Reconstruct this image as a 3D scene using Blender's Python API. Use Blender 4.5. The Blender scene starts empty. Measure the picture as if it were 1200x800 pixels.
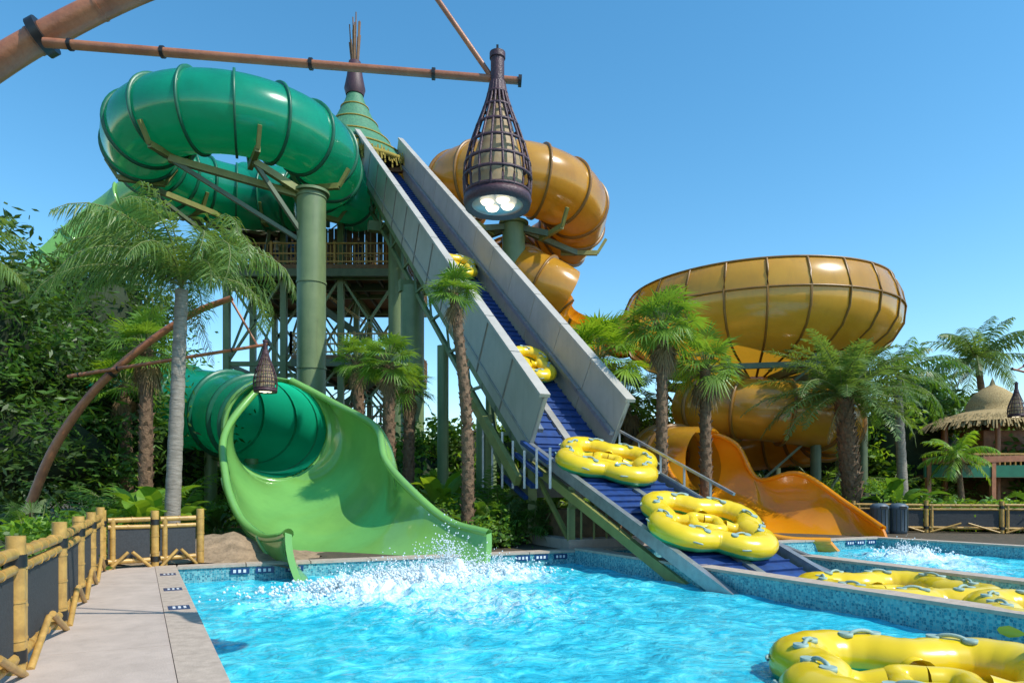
import bpy, math, random, bmesh
import numpy as np
from mathutils import Vector, Matrix, noise
random.seed(11); rng=np.random.default_rng(11)
R=random.uniform
sc=bpy.context.scene
# ------------------------------------------------------------ survey helper
# metres from a bearing (sx,sy) read off the site survey and a distance d
def P(sx,sy,d): return Vector(((sx-600)*d/800.0, d, 1.5+(570-sy)*d/800.0))
# pool-complex plan axes
UX=Vector((.917,.4,0)); VX=Vector((-.4,.917,0)); O=Vector((-6.24,12.63,0))
def L(u,v,z=0): 
    p=O+UX*u+VX*v; return Vector((p.x,p.y,z))
Z=Vector((0,0,1))
# ------------------------------------------------------------ materials
def nn(nt,t,**k):
    n=nt.nodes.new(t)
    for a,b in k.items(): setattr(n,a,b)
    return n
def M(name,col,col2=None,rough=.5,scale=3,bump=0,bscale=20,trans=0,island=False,metal=0,tcol=None,stretch=None,coat=0,dirt=0,spec=.5):
    m=bpy.data.materials.new(name); m.use_nodes=True; nt=m.node_tree; nd=nt.nodes; lk=nt.links
    b=nd['Principled BSDF']; out=nd['Material Output']
    b.inputs['Roughness'].default_value=rough; b.inputs['Metallic'].default_value=metal
    b.inputs['Specular IOR Level'].default_value=spec
    if coat: b.inputs['Coat Weight'].default_value=coat; b.inputs['Coat Roughness'].default_value=.06
    tc=nn(nt,'ShaderNodeTexCoord'); mp=nn(nt,'ShaderNodeMapping'); lk.new(tc.outputs['Object'],mp.inputs[0])
    if stretch: mp.inputs['Scale'].default_value=stretch
    c2=col2 or tuple(x*.75 for x in col)
    no=nn(nt,'ShaderNodeTexNoise'); no.inputs['Scale'].default_value=scale; no.inputs['Detail'].default_value=5; no.inputs['Roughness'].default_value=.62
    lk.new(mp.outputs[0],no.inputs['Vector'])
    mr=nn(nt,'ShaderNodeMapRange'); mr.inputs[1].default_value=.34; mr.inputs[2].default_value=.66; lk.new(no.outputs[0],mr.inputs[0])
    fac=mr.outputs[0]
    if island:
        ge=nn(nt,'ShaderNodeNewGeometry'); mm=nn(nt,'ShaderNodeMath',operation='MULTIPLY_ADD'); mm.inputs[1].default_value=.6
        sc_=nn(nt,'ShaderNodeMath',operation='MULTIPLY'); sc_.inputs[1].default_value=.4
        lk.new(fac,sc_.inputs[0]); lk.new(ge.outputs['Random Per Island'],mm.inputs[0]); lk.new(sc_.outputs[0],mm.inputs[2]); fac=mm.outputs[0]
    mx=nn(nt,'ShaderNodeMix',data_type='RGBA'); mx.inputs[6].default_value=(*col,1); mx.inputs[7].default_value=(*c2,1)
    lk.new(fac,mx.inputs[0]); cout=mx.outputs[2]
    if dirt:
        n3=nn(nt,'ShaderNodeTexNoise'); n3.inputs['Scale'].default_value=1.3; n3.inputs['Detail'].default_value=8; n3.inputs['Roughness'].default_value=.75
        mp2=nn(nt,'ShaderNodeMapping'); mp2.inputs['Scale'].default_value=(3,3,.5); lk.new(tc.outputs['Object'],mp2.inputs[0]); lk.new(mp2.outputs[0],n3.inputs['Vector'])
        m3=nn(nt,'ShaderNodeMapRange'); m3.inputs[1].default_value=.5; m3.inputs[2].default_value=.75; m3.inputs[4].default_value=dirt; lk.new(n3.outputs[0],m3.inputs[0])
        x3=nn(nt,'ShaderNodeMix',data_type='RGBA'); lk.new(m3.outputs[0],x3.inputs[0]); lk.new(cout,x3.inputs[6]); x3.inputs[7].default_value=(col[0]*.35+.02,col[1]*.35+.02,col[2]*.33+.015,1); cout=x3.outputs[2]
    lk.new(cout,b.inputs['Base Color'])
    if bump:
        n2=nn(nt,'ShaderNodeTexNoise'); n2.inputs['Scale'].default_value=bscale; n2.inputs['Detail'].default_value=4; lk.new(mp.outputs[0],n2.inputs['Vector'])
        bp=nn(nt,'ShaderNodeBump'); bp.inputs['Strength'].default_value=bump; bp.inputs['Distance'].default_value=.05; lk.new(n2.outputs[0],bp.inputs['Height']); lk.new(bp.outputs[0],b.inputs['Normal'])
    if trans:
        tr=nn(nt,'ShaderNodeBsdfTranslucent'); ms=nn(nt,'ShaderNodeMixShader'); ms.inputs[0].default_value=trans
        if tcol: tr.inputs[0].default_value=(*tcol,1)
        else: lk.new(cout,tr.inputs[0])
        lk.new(b.outputs[0],ms.inputs[1]); lk.new(tr.outputs[0],ms.inputs[2]); lk.new(ms.outputs[0],out.inputs[0])
    return m
teal=M('teal_fiberglass',(.008,.34,.21),(.006,.25,.16),rough=.2,scale=.6,trans=.36,tcol=(.02,.80,.42),coat=.7,dirt=.25)
teal_rib=M('teal_flange',(.01,.15,.08),rough=.4)
lime=M('lime_fiberglass',(.24,.52,.12),(.19,.43,.10),rough=.16,scale=.7,trans=.2,coat=.7,dirt=.12)
orange=M('amber_fiberglass',(.62,.33,.035),(.50,.25,.022),rough=.22,scale=.5,trans=.27,tcol=(.92,.48,.03),coat=.6,dirt=.35)
orange_rib=M('amber_flange',(.26,.125,.02),rough=.4)
orange2=M('orange_fiberglass',(.88,.36,.01),(.78,.29,.008),rough=.16,scale=.6,trans=.25,tcol=(1,.42,.01),coat=.7,dirt=.08)
steel=M('green_steel',(.12,.155,.085),(.08,.115,.065),rough=.5,scale=2,dirt=.4)
steel_l=M('olive_steel',(.17,.23,.10),(.13,.19,.08),rough=.45,scale=1.2,dirt=.5)
darkst=M('dark_steel',(.045,.06,.05),rough=.5,scale=2)
yolive=M('yellow_olive_steel',(.26,.27,.08),rough=.5,scale=2,dirt=.4)
panel=M('lift_side_panel',(.46,.43,.375),(.38,.36,.31),rough=.5,scale=.8,dirt=.3)
panel_d=M('lift_inner_panel',(.34,.33,.30),rough=.5,scale=2,dirt=.4)
belt=M('blue_belt',(.012,.055,.22),(.01,.035,.13),rough=.5,scale=6,dirt=.4)
grey=M('galvanised_steel',(.38,.40,.42),rough=.35,scale=6,metal=.6)
yel=M('raft_yellow',(.84,.61,.012),(.78,.54,.01),rough=.28,scale=2,coat=.3,trans=.08)
rfloor=M('raft_floor',(.80,.40,.02),(.70,.33,.02),rough=.4,scale=5)
rgreen=M('raft_green',(.05,.42,.16),rough=.35,scale=3)
rgrey=M('raft_handle',(.30,.43,.38),rough=.6,scale=9)
bamboo=M('bamboo',(.55,.33,.085),(.33,.19,.05),rough=.4,scale=7,dirt=.5)
redbam=M('red_bamboo',(.42,.165,.075),(.28,.10,.05),rough=.38,scale=4,dirt=.4,bump=.1,bscale=30)
black=M('black_band',(.015,.014,.014),rough=.4)
purple=M('purple_brown_wicker',(.075,.03,.04),(.045,.02,.028),rough=.5,scale=12,bump=.2,bscale=60)
cream=M('lamp_diffuser',(.66,.50,.30),rough=.6,scale=9,trans=.4)
screen=M('fence_mesh_screen',(.045,.05,.055),(.03,.033,.036),rough=.8,scale=30,bump=.3,bscale=200)
wood=M('timber',(.24,.135,.065),(.14,.08,.04),rough=.7,scale=5,dirt=.4)
thatch=M('thatch',(.50,.37,.17),(.30,.21,.09),rough=.9,scale=14,bump=.6,bscale=30)
goldth=M('gold_thatch',(.40,.30,.05),(.22,.17,.03),rough=.9,scale=18,bump=.6,bscale=30)
roofg=M('green_shingle',(.07,.24,.12),(.04,.16,.09),rough=.6,scale=6,bump=.4,bscale=14)
conc=M('concrete',(.50,.41,.345),(.41,.335,.28),rough=.8,scale=2.2,bump=.15,bscale=60,dirt=.3)
coping=M('coping_stone',(.48,.39,.31),(.36,.29,.23),rough=.75,scale=9,bump=.15,bscale=50)
soil=M('mulch',(.11,.075,.045),(.05,.045,.025),rough=.95,scale=6,bump=.6,bscale=25)
blue_t=M('depth_marker_tile',(.01,.05,.16),rough=.3)
white=M('white_letter',(.75,.77,.78),rough=.4)
binm=M('bin_blue_grey',(.09,.13,.17),rough=.5)
trunkb=M('palm_trunk_brown',(.22,.135,.075),(.10,.06,.035),rough=.9,scale=9,bump=.6,bscale=22)
trunkg=M('palm_trunk_grey',(.33,.29,.24),(.19,.165,.13),rough=.85,scale=5,bump=.5,bscale=12,stretch=(1,1,5))
deadl=M('dry_frond',(.26,.18,.08),(.14,.09,.045),rough=.8,scale=4,island=True,trans=.1)
def leafm(name,a,b,t=.35): return M(name,a,b,rough=.42,scale=.8,island=True,trans=t,tcol=(a[0]*1.5,a[1]*1.35,a[2]*.6),spec=.35)
lf_pale=leafm('queen_palm_leaf',(.19,.30,.08),(.07,.15,.04),.38)
lf_fan=leafm('fan_palm_leaf',(.20,.35,.045),(.07,.17,.03),.38)
lf_date=leafm('date_palm_leaf',(.17,.28,.07),(.065,.14,.045),.38)
lf_dark=leafm('jungle_leaf',(.075,.145,.026),(.018,.045,.013),.33)
lf_mid=leafm('shrub_leaf',(.12,.25,.032),(.035,.10,.018),.38)
lf_brt=leafm('bright_leaf',(.24,.40,.035),(.10,.24,.028),.42)
stem=M('leaf_stem',(.17,.20,.06),rough=.6)
core=M('dark_core_filler',(.02,.035,.012),rough=.9,scale=3)  # near-black filler for solid blobs added inside leaf clumps to block sky
def mosaic():
    m=bpy.data.materials.new('mosaic_tile'); m.use_nodes=True; nt=m.node_tree; lk=nt.links; b=nt.nodes['Principled BSDF']; b.inputs['Roughness'].default_value=.25
    tc=nn(nt,'ShaderNodeTexCoord'); vo=nn(nt,'ShaderNodeTexVoronoi'); vo.inputs['Scale'].default_value=26; vo.inputs['Randomness'].default_value=.5
    lk.new(tc.outputs['Object'],vo.inputs['Vector'])
    sp=nn(nt,'ShaderNodeSeparateColor'); lk.new(vo.outputs['Color'],sp.inputs[0])
    cr=nn(nt,'ShaderNodeValToRGB'); e=cr.color_ramp; e.elements[0].color=(.02,.14,.20,1); e.elements[1].color=(.22,.50,.50,1)
    x=e.elements.new(.5); x.color=(.045,.29,.35,1); lk.new(sp.outputs[0],cr.inputs[0])
    vd=nn(nt,'ShaderNodeTexVoronoi',feature='DISTANCE_TO_EDGE'); vd.inputs['Scale'].default_value=26; vd.inputs['Randomness'].default_value=.5; lk.new(tc.outputs['Object'],vd.inputs['Vector'])
    mr=nn(nt,'ShaderNodeMapRange'); mr.inputs[1].default_value=.03; mr.inputs[2].default_value=.08; lk.new(vd.outputs[0],mr.inputs[0])
    mx=nn(nt,'ShaderNodeMix',data_type='RGBA'); mx.inputs[6].default_value=(.25,.38,.38,1); lk.new(cr.outputs[0],mx.inputs[7]); lk.new(mr.outputs[0],mx.inputs[0]); lk.new(mx.outputs[2],b.inputs['Base Color'])
    return m
tile=mosaic()
def watermat():
    m=bpy.data.materials.new('pool_water'); m.use_nodes=True; nt=m.node_tree; lk=nt.links; b=nt.nodes['Principled BSDF']
    b.inputs['Roughness'].default_value=.06; b.inputs['IOR'].default_value=1.33
    tc=nn(nt,'ShaderNodeTexCoord')
    n1=nn(nt,'ShaderNodeTexNoise'); n1.inputs['Scale'].default_value=1.9; n1.inputs['Detail'].default_value=6; n1.inputs['Roughness'].default_value=.68; n1.inputs['Distortion'].default_value=1.6; lk.new(tc.outputs['Object'],n1.inputs['Vector'])
    cr=nn(nt,'ShaderNodeValToRGB'); e=cr.color_ramp; e.elements[0].position=.34; e.elements[0].color=(.006,.31,.46,1); e.elements[1].position=.68; e.elements[1].color=(.16,.74,.83,1)
    x=e.elements.new(.5); x.color=(.03,.50,.64,1); lk.new(n1.outputs[0],cr.inputs[0])
    at=nn(nt,'ShaderNodeAttribute',attribute_name='foam')
    n2=nn(nt,'ShaderNodeTexNoise'); n2.inputs['Scale'].default_value=6; n2.inputs['Detail'].default_value=9; n2.inputs['Roughness'].default_value=.78; n2.inputs['Distortion'].default_value=1.8; lk.new(tc.outputs['Object'],n2.inputs['Vector'])
    s=nn(nt,'ShaderNodeMath',operation='ADD'); lk.new(n2.outputs[0],s.inputs[0]); lk.new(at.outputs['Fac'],s.inputs[1])
    mr=nn(nt,'ShaderNodeMapRange'); mr.inputs[1].default_value=.70; mr.inputs[2].default_value=1.0; lk.new(s.outputs[0],mr.inputs[0])
    mx=nn(nt,'ShaderNodeMix',data_type='RGBA'); lk.new(mr.outputs[0],mx.inputs[0]); lk.new(cr.outputs[0],mx.inputs[6]); mx.inputs[7].default_value=(.85,.94,.96,1)
    lk.new(mx.outputs[2],b.inputs['Base Color'])
    r2=nn(nt,'ShaderNodeMapRange'); r2.inputs[3].default_value=.05; r2.inputs[4].default_value=.6; lk.new(mr.outputs[0],r2.inputs[0]); lk.new(r2.outputs[0],b.inputs['Roughness'])
    n3=nn(nt,'ShaderNodeTexNoise'); n3.inputs['Scale'].default_value=4.2; n3.inputs['Detail'].default_value=6; n3.inputs['Distortion'].default_value=1.0; lk.new(tc.outputs['Object'],n3.inputs['Vector'])
    bp=nn(nt,'ShaderNodeBump'); bp.inputs['Strength'].default_value=.6; bp.inputs['Distance'].default_value=.12; lk.new(n3.outputs[0],bp.inputs['Height']); lk.new(bp.outputs[0],b.inputs['Normal'])
    return m
water=watermat()
foam=M('foam',(.9,.94,.96),(.78,.9,.94),rough=.6,scale=9,trans=.3)
glow=bpy.data.materials.new('lamp_glow'); glow.use_nodes=True
_b=glow.node_tree.nodes['Principled BSDF']; _b.inputs['Base Color'].default_value=(.9,.85,.75,1); _b.inputs['Emission Color'].default_value=(1,.86,.6,1); _b.inputs['Emission Strength'].default_value=2.4
# ------------------------------------------------------------ mesh builder
def cat(pts,n):
    pts=[Vector(p) for p in pts]; out=[]
    e=[pts[0]*2-pts[1]]+pts+[pts[-1]*2-pts[-2]]
    for i in range(1,len(e)-2):
        a,b,c,d=e[i-1:i+3]
        for k in range(n):
            t=k/n
            out.append(.5*((2*b)+(c-a)*t+(2*a-5*b+4*c-d)*t*t+(3*b-a-3*c+d)*t**3))
    out.append(pts[-1]); return out
class MB:
    def __init__(s): s.v=[];s.f=[];s.m=[];s.s=[];s.mats=[]
    def mi(s,m):
        if m not in s.mats: s.mats.append(m)
        return s.mats.index(m)
    def add(s,vs,fs,m,sm=False):
        o=len(s.v); s.v+= [tuple(x) for x in vs]; k=s.mi(m)
        for f in fs: s.f.append([i+o for i in f]); s.m.append(k); s.s.append(sm)
    def cyl(s,a,b,r0,m,r1=None,n=10,sm=True,caps=True):
        a=Vector(a);b=Vector(b); r1=r0 if r1 is None else r1
        t=(b-a).normalized(); x=t.cross(Z) if abs(t.z)<.95 else t.cross(Vector((1,0,0))); x.normalize(); y=t.cross(x)
        vs=[];
        for c,r in((a,r0),(b,r1)):
            for i in range(n):
                q=2*math.pi*i/n; vs.append(c+x*r*math.cos(q)+y*r*math.sin(q))
        s.add(vs,[[i,(i+1)%n,n+(i+1)%n,n+i] for i in range(n)],m,sm)
        if caps: s.add(vs,[list(range(n))[::-1],list(range(n,2*n))],m)
    def beam(s,a,b,w,h,m,side=None,off=0,up=0):
        a=Vector(a);b=Vector(b);t=(b-a).normalized()
        sd=side if side is not None else (t.cross(Z) if abs(t.z)<.95 else Vector((1,0,0)))
        sd=(sd-t*sd.dot(t)).normalized(); u=sd.cross(t).normalized()
        if u.z<0: u=-u
        vs=[c+sd*(off+i*w/2)+u*(up+j*h/2) for c in(a,b) for i,j in((-1,-1),(1,-1),(1,1),(-1,1))]
        s.add(vs,[[0,1,2,3],[7,6,5,4],[0,4,5,1],[1,5,6,2],[2,6,7,3],[3,7,4,0]],m)
    def box(s,c,d,m,rz=0):
        c=Vector(c); ca,sa=math.cos(rz),math.sin(rz); vs=[]
        for z in(-1,1):
            for i,j in((-1,-1),(1,-1),(1,1),(-1,1)):
                x=i*d[0]/2;y=j*d[1]/2; vs.append((c.x+x*ca-y*sa,c.y+x*sa+y*ca,c.z+z*d[2]/2))
        s.add(vs,[[3,2,1,0],[4,5,6,7],[0,1,5,4],[1,2,6,5],[2,3,7,6],[3,0,4,7]],m)
    def lbox(s,u0,u1,v0,v1,z0,z1,m,k=(0,0)):
        vs=[]
        for z in(z0,z1):
            for (u,v,kk) in((u0,v0,k[0]),(u1,v0,k[1]),(u1,v1,k[1]),(u0,v1,k[0])): vs.append(L(u-kk*v,v,z))
        s.add(vs,[[3,2,1,0],[4,5,6,7],[0,1,5,4],[1,2,6,5],[2,3,7,6],[3,0,4,7]],m)
    def frame(s,path,i):
        t=(path[min(i+1,len(path)-1)]-path[max(i-1,0)]).normalized()
        x=t.cross(Z)
        if x.length<.05: x=Vector((1,0,0))
        x.normalize(); return t,x,x.cross(t)
    def sweep(s,path,r,m,n=12,a0=0,a1=360,sm=True):
        cl=abs(a1-a0)>=360; k=n if cl else n+1; vs=[]
        for i,p in enumerate(path):
            t,x,y=s.frame(path,i); rr=r(i/(len(path)-1)) if callable(r) else r
            for j in range(k):
                q=math.radians(a0+(a1-a0)*j/n-90); vs.append(p+x*rr*math.cos(q)+y*rr*math.sin(q))
        fs=[]
        for i in range(len(path)-1):
            for j in range(n):
                j2=(j+1)%k; fs.append([i*k+j,i*k+j2,(i+1)*k+j2,(i+1)*k+j])
        s.add(vs,fs,m,sm)
    def ribs(s,path,r,every,m,n=28,a0=0,a1=360,h=.13,w=.1):
        acc=every*.5
        for i in range(1,len(path)-1):
            acc+=(path[i]-path[i-1]).length
            if acc<every: continue
            acc=0; t,x,y=s.frame(path,i); rr=r(i/(len(path)-1)) if callable(r) else r
            vs=[];k=n+1
            for dr,dt in((-.01,-w/2),(h,-w/2),(h,w/2),(-.01,w/2)):
                for j in range(k):
                    q=math.radians(a0+(a1-a0)*j/n-90); vs.append(path[i]+t*dt+(x*math.cos(q)+y*math.sin(q))*(rr+dr))
            fs=[[b*k+j,b*k+j+1,(b+1)*k+j+1,(b+1)*k+j] for b in range(3) for j in range(n)]
            s.add(vs,fs,m,True)
    def rev(s,c,prof,m,n=32,sm=True):
        c=Vector(c); vs=[c+Vector((r*math.cos(2*math.pi*j/n),r*math.sin(2*math.pi*j/n),z)) for r,z in prof for j in range(n)]
        fs=[[i*n+j,i*n+(j+1)%n,(i+1)*n+(j+1)%n,(i+1)*n+j] for i in range(len(prof)-1) for j in range(n)]
        s.add(vs,fs,m,sm)
    def obj(s,name,mods=None):
        me=bpy.data.meshes.new(name); me.from_pydata(s.v,[],s.f)
        for m in s.mats: me.materials.append(m)
        me.polygons.foreach_set('material_index',s.m); me.polygons.foreach_set('use_smooth',s.s); me.update()
        o=bpy.data.objects.new(name,me); sc.collection.objects.link(o); return o
# ------------------------------------------------------------ leaves
def leafcloud(mb,cs,size,m,asp=.45):
    cs=np.array(cs); n=len(cs)
    a=rng.normal(size=(n,3)); a[:,2]=a[:,2]*.6-.25; a/=np.linalg.norm(a,axis=1)[:,None]
    b=rng.normal(size=(n,3)); b-= (b*a).sum(1)[:,None]*a; b/=np.linalg.norm(b,axis=1)[:,None]
    ln=(size*rng.uniform(.6,1.4,n))[:,None]; w=ln*asp*.5
    v=np.stack([cs,cs+a*ln*.5+b*w,cs+a*ln,cs+a*ln*.5-b*w],1).reshape(-1,3)
    o=len(mb.v); mb.v+=v.tolist(); k=mb.mi(m)
    idx=(np.arange(n*4).reshape(n,4)+o).tolist(); mb.f+=idx; mb.m+=[k]*n; mb.s+=[False]*n
def clump(mb,c,rad,ncl,per,spread,size,mats,corem=None,shell=.55,asp=.45):
    c=np.array(c); rad=np.array(rad)
    for i in range(ncl):
        d=rng.normal(size=3); d/=np.linalg.norm(d); q=c+d*rad*rng.uniform(shell,1.05)
        pts=q+rng.normal(size=(per,3))*spread*rng.uniform(.6,1.3)*np.array([1,1,.6])
        pts=pts[pts[:,2]>.02]
        if len(pts): leafcloud(mb,pts,size,mats[int(rng.integers(len(mats)))],asp=asp)
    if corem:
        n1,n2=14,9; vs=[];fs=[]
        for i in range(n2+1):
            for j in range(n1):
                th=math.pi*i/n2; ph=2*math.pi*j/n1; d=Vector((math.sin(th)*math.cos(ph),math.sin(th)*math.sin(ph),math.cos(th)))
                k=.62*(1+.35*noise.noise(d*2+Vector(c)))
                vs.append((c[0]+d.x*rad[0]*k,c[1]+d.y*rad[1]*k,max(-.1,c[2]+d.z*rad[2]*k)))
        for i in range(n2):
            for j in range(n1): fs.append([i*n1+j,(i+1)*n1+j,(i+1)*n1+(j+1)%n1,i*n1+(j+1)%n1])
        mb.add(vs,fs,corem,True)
def frond(mb,base,az,el,Ln,bend,nl,ll,wid,m,ld=.4,n=9,tw=0,wind=None,zr=.27):
    p=Vector(base); e=el; pts=[p.copy()]; a=az
    for i in range(n):
        d=Vector((math.cos(e)*math.cos(a),math.cos(e)*math.sin(a),math.sin(e)))
        if wind: d=(d+wind*(i/n)).normalized()
        p=p+d*Ln/n; pts.append(p.copy()); e-=bend/n*(.4+1.2*i/n); a+=tw/n
    mb.sweep(pts,lambda t:.028*Ln/3*(1-t*.85),stem,n=4)
    for j in range(nl):
        t=.1+.9*(j+R(0,.5))/nl; x=min(t*n,n-.01); i=int(x); q=pts[i].lerp(pts[i+1],x-i); tg=(pts[i+1]-pts[i]).normalized()
        side=tg.cross(Z)
        side=side.normalized() if side.length>.1 else Vector((-math.sin(az),math.cos(az),0))
        for s in(-1,1):
            l=ll*(math.sin(math.pi*min(.97,.12+.86*t))**.6)*R(.75,1.15)
            d=(side*s*R(.7,1)+tg*R(.35,.8)+Vector((0,0,R(-zr,zr)-ld))).normalized()
            w=tg*wid*.5; mid=q+d*l*.5; tip=q+d*l*.9+Vector((0,0,-l*ld*.6))
            if wind: tip=tip+wind*l*.3
            mb.add([q-w*.5,q+w*.5,mid+w,tip,mid-w],[[0,1,2,4],[4,2,3]],m)
def fan(mb,base,az,el,pl,Rr,m,droop=.25,n=19):
    d=Vector((math.cos(el)*math.cos(az),math.cos(el)*math.sin(az),math.sin(el))); hub=Vector(base)+d*pl
    mb.cyl(base,hub,.018,stem,n=4,caps=False)
    e2=el-R(.15,.6); d2=Vector((math.cos(e2)*math.cos(az),math.cos(e2)*math.sin(az),math.sin(e2)))
    sd=Vector((-math.sin(az),math.cos(az),R(-.35,.35))).normalized(); nr=d2.cross(sd)
    sp=math.radians(R(100,125)); st=2*sp/n
    for i in range(n):
        a=-sp+st*(i+.5); q=(d2*math.cos(a)+sd*math.sin(a)); pr=(sd*math.cos(a)-d2*math.sin(a)); l=Rr*R(.85,1.1)*(1-.18*abs(a)/sp)
        mid=hub+q*l*.5+nr*R(-.03,.03)*l+Vector((0,0,-droop*l*.05)); w=l*.5*math.tan(st/2)*.8; tip=hub+q*l*.98+Vector((0,0,-droop*l*R(.3,1.2)))
        mb.add([hub,mid-pr*w,tip,mid+pr*w],[[0,1,2,3]],m)
def trunk(mb,b,t,r0,r1,m,boots=0,curve=0,bm=None):
    b=Vector(b);t=Vector(t); mid=(b+t)/2+Vector((curve,0,0)); path=cat([b,mid,t],14)
    mb.sweep(path,lambda x:(r0*(1-x)+r1*x)*(1+.5*max(0,.12-x)*4)*(1+.05*math.sin(x*90)),m,n=12)
    for i in range(boots):
        x=(i+.5)/boots; k=min(int(x*(len(path)-1)),len(path)-2); q=path[k].lerp(path[k+1],x*(len(path)-1)-k); a=i*2.4; r=(r0*(1-x)+r1*x)
        o=Vector((math.cos(a),math.sin(a),0)); sd=Vector((-o.y,o.x,0)); w=r*.36; h=r*R(.6,1.0)
        c=q+o*r*.9; tip=q+o*r*R(1.15,1.4)+Vector((0,0,h))
        mb.add([c-sd*w,c+sd*w,tip+sd*w*.5,tip-sd*w*.5,c+Vector((0,0,h*.8))],[[0,1,2,3],[3,2,4],[0,3,4],[1,4,2]],bm or m)
    return path[-1]
def pinnate(name,b,t,r0,r1,nf,Ln,bend,nl,ll,wid,m,tm,boots=0,ld=.4,elr=(1.35,-.45),curve=0,dead=3,wind=None,zr=.27):
    mb=MB(); top=trunk(mb,b,t,r0,r1,tm,boots,curve)
    for i in range(nf):
        f=i/(nf-1); el=elr[0]+(elr[1]-elr[0])*f**.85+R(-.12,.12)
        frond(mb,top+Vector((0,0,R(0,.25)*Ln/3)),i*2.4+R(-.3,.3),el,Ln*R(.82,1.08)*(.75+.25*min(1,f*3)),bend*R(.75,1.2),nl,ll,wid,m,ld=ld*R(.6,1.3),tw=R(-.3,.3),wind=wind,zr=zr)
    for i in range(dead): frond(mb,top,R(0,6.3),-.7,Ln*.6,.7,nl//2,ll*.6,wid*.8,deadl,ld=.7)
    return mb.obj(name)
def fanpalm(name,b,t,r0,r1,nf,pl,Rr,m,boots=120,skirt=8,curve=0,el1=-.45):
    mb=MB(); top=trunk(mb,b,t,r0,r1,trunkb,boots,curve)
    for i in range(nf):
        f=i/(nf-1); fan(mb,top+Vector((0,0,R(-.2,.2)*pl)),i*2.4+R(-.3,.3),1.45+(el1-1.45)*f+R(-.15,.15),pl*R(.75,1.15),Rr*R(.8,1.1),m,droop=R(.1,.45))
    for i in range(skirt): fan(mb,top-Vector((0,0,.15)),R(0,6.3),R(-1.3,-.9),pl*.6,Rr*.7,deadl,droop=.9)
    return mb.obj(name)
# ------------------------------------------------------------ camera, light, sky
cam=bpy.data.cameras.new('camera'); co=bpy.data.objects.new('camera',cam); sc.collection.objects.link(co)
co.location=(0,0,1.5); co.rotation_euler=(math.radians(90),0,0); cam.lens=24; cam.sensor_width=36; cam.shift_y=.1417; cam.clip_end=3000; sc.camera=co
el=math.radians(50); az=math.radians(118)
sdir=Vector((math.cos(el)*math.sin(az),math.cos(el)*math.cos(az),math.sin(el)))
sl=bpy.data.lights.new('sun','SUN'); sl.energy=5.0; sl.angle=math.radians(.5); sl.color=(1,.95,.86)
so=bpy.data.objects.new('sun',sl); so.rotation_euler=sdir.to_track_quat('Z','Y').to_euler(); so.location=(0,0,60); sc.collection.objects.link(so)
w=bpy.data.worlds.new('World'); sc.world=w; w.use_nodes=True; nt=w.node_tree
sk=nn(nt,'ShaderNodeTexSky'); sk.sky_type='NISHITA'; sk.sun_disc=False; sk.sun_elevation=el; sk.sun_rotation=az; sk.air_density=1.05; sk.dust_density=.2; sk.ozone_density=2.0
hs=nn(nt,'ShaderNodeHueSaturation'); hs.inputs['Saturation'].default_value=1.28; hs.inputs['Hue'].default_value=.487; hs.inputs['Value'].default_value=1.5
nt.links.new(sk.outputs[0],hs.inputs['Color']); nt.links.new(hs.outputs[0],nt.nodes['Background'].inputs[0]); nt.nodes['Background'].inputs[1].default_value=.15
sc.view_settings.view_transform='Standard'; sc.view_settings.look='None'; sc.view_settings.exposure=0
# ------------------------------------------------------------ ground & pools
mb=MB(); B=600
K=.089
def gq(a): mb.add([L(*q,-.03) for q in a],[[0,1,2,3]],soil)
gq([(-B,0.3),(B,0.3),(B,B),(-B,B)])
gq([(-B,-30),(.089*30-.3,-30),(-.3,0.3),(-B,.3)])
gq([(18.8+6,-30),(B,-30),(B,.3),(18.8,.3)])
gq([(-B,-B),(B,-B),(B,-30),(-B,-30)])
mb.obj('ground')
mb=MB()
mb.lbox(-.32,0,-30,.3,-1.2,-.03,tile,k=(K,K))
mb.lbox(-.32,.03,-30,.34,-.028,.018,coping,k=(K,K))
mb.lbox(0.002,18.5,0,.3,-1.2,-.03,tile)
x=.04
while x<18.4:
    mb.lbox(x,min(x+1.18,18.5),-.03,.34,-.028,.02,coping); x+=1.2
WK=.064
mb.lbox(8.4,8.75,-30,-.002,-1.2,.02,tile,k=(WK,WK))
v=-.04
while v>-28:
    mb.lbox(8.38,8.77,v-1.195,v,.022,.07,coping,k=(WK,WK)); v-=1.2
mb.lbox(11.9,12.25,-30,-.002,-1.2,.02,tile)
v=-.04
while v>-28:
    mb.lbox(11.87,12.28,v-1.195,v,.022,.07,coping); v-=1.2
mb.lbox(18.5,18.8,-30,.3,-1.2,-.03,tile,k=(.2,.2)); mb.lbox(18.47,18.85,-30,.34,-.028,.018,coping,k=(.2,.2))
mb.lbox(0,25,-30.3,-30,-1.2,0,tile)
for u in(.95,1.4,1.95,6.9,7.35,7.85,17.2,17.6,18.05): 
    mb.lbox(u,u+.34,-.033,-.031,-.17,-.05,blue_t)
    for k in range(3): mb.lbox(u+.05+k*.09,u+.10+k*.09,-.036,-.034,-.14,-.08,white)
for v in(-1.0,-2.9,-4.6): 
    mb.lbox(-.27,-.03,v-.3,v,.019,.022,blue_t,k=(K,K))
    for k in range(3): mb.lbox(-.22+k*.06,-.19+k*.06,v-.22,v-.08,.023,.026,white,k=(K,K))
mb.obj('swimming_pool')
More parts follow.
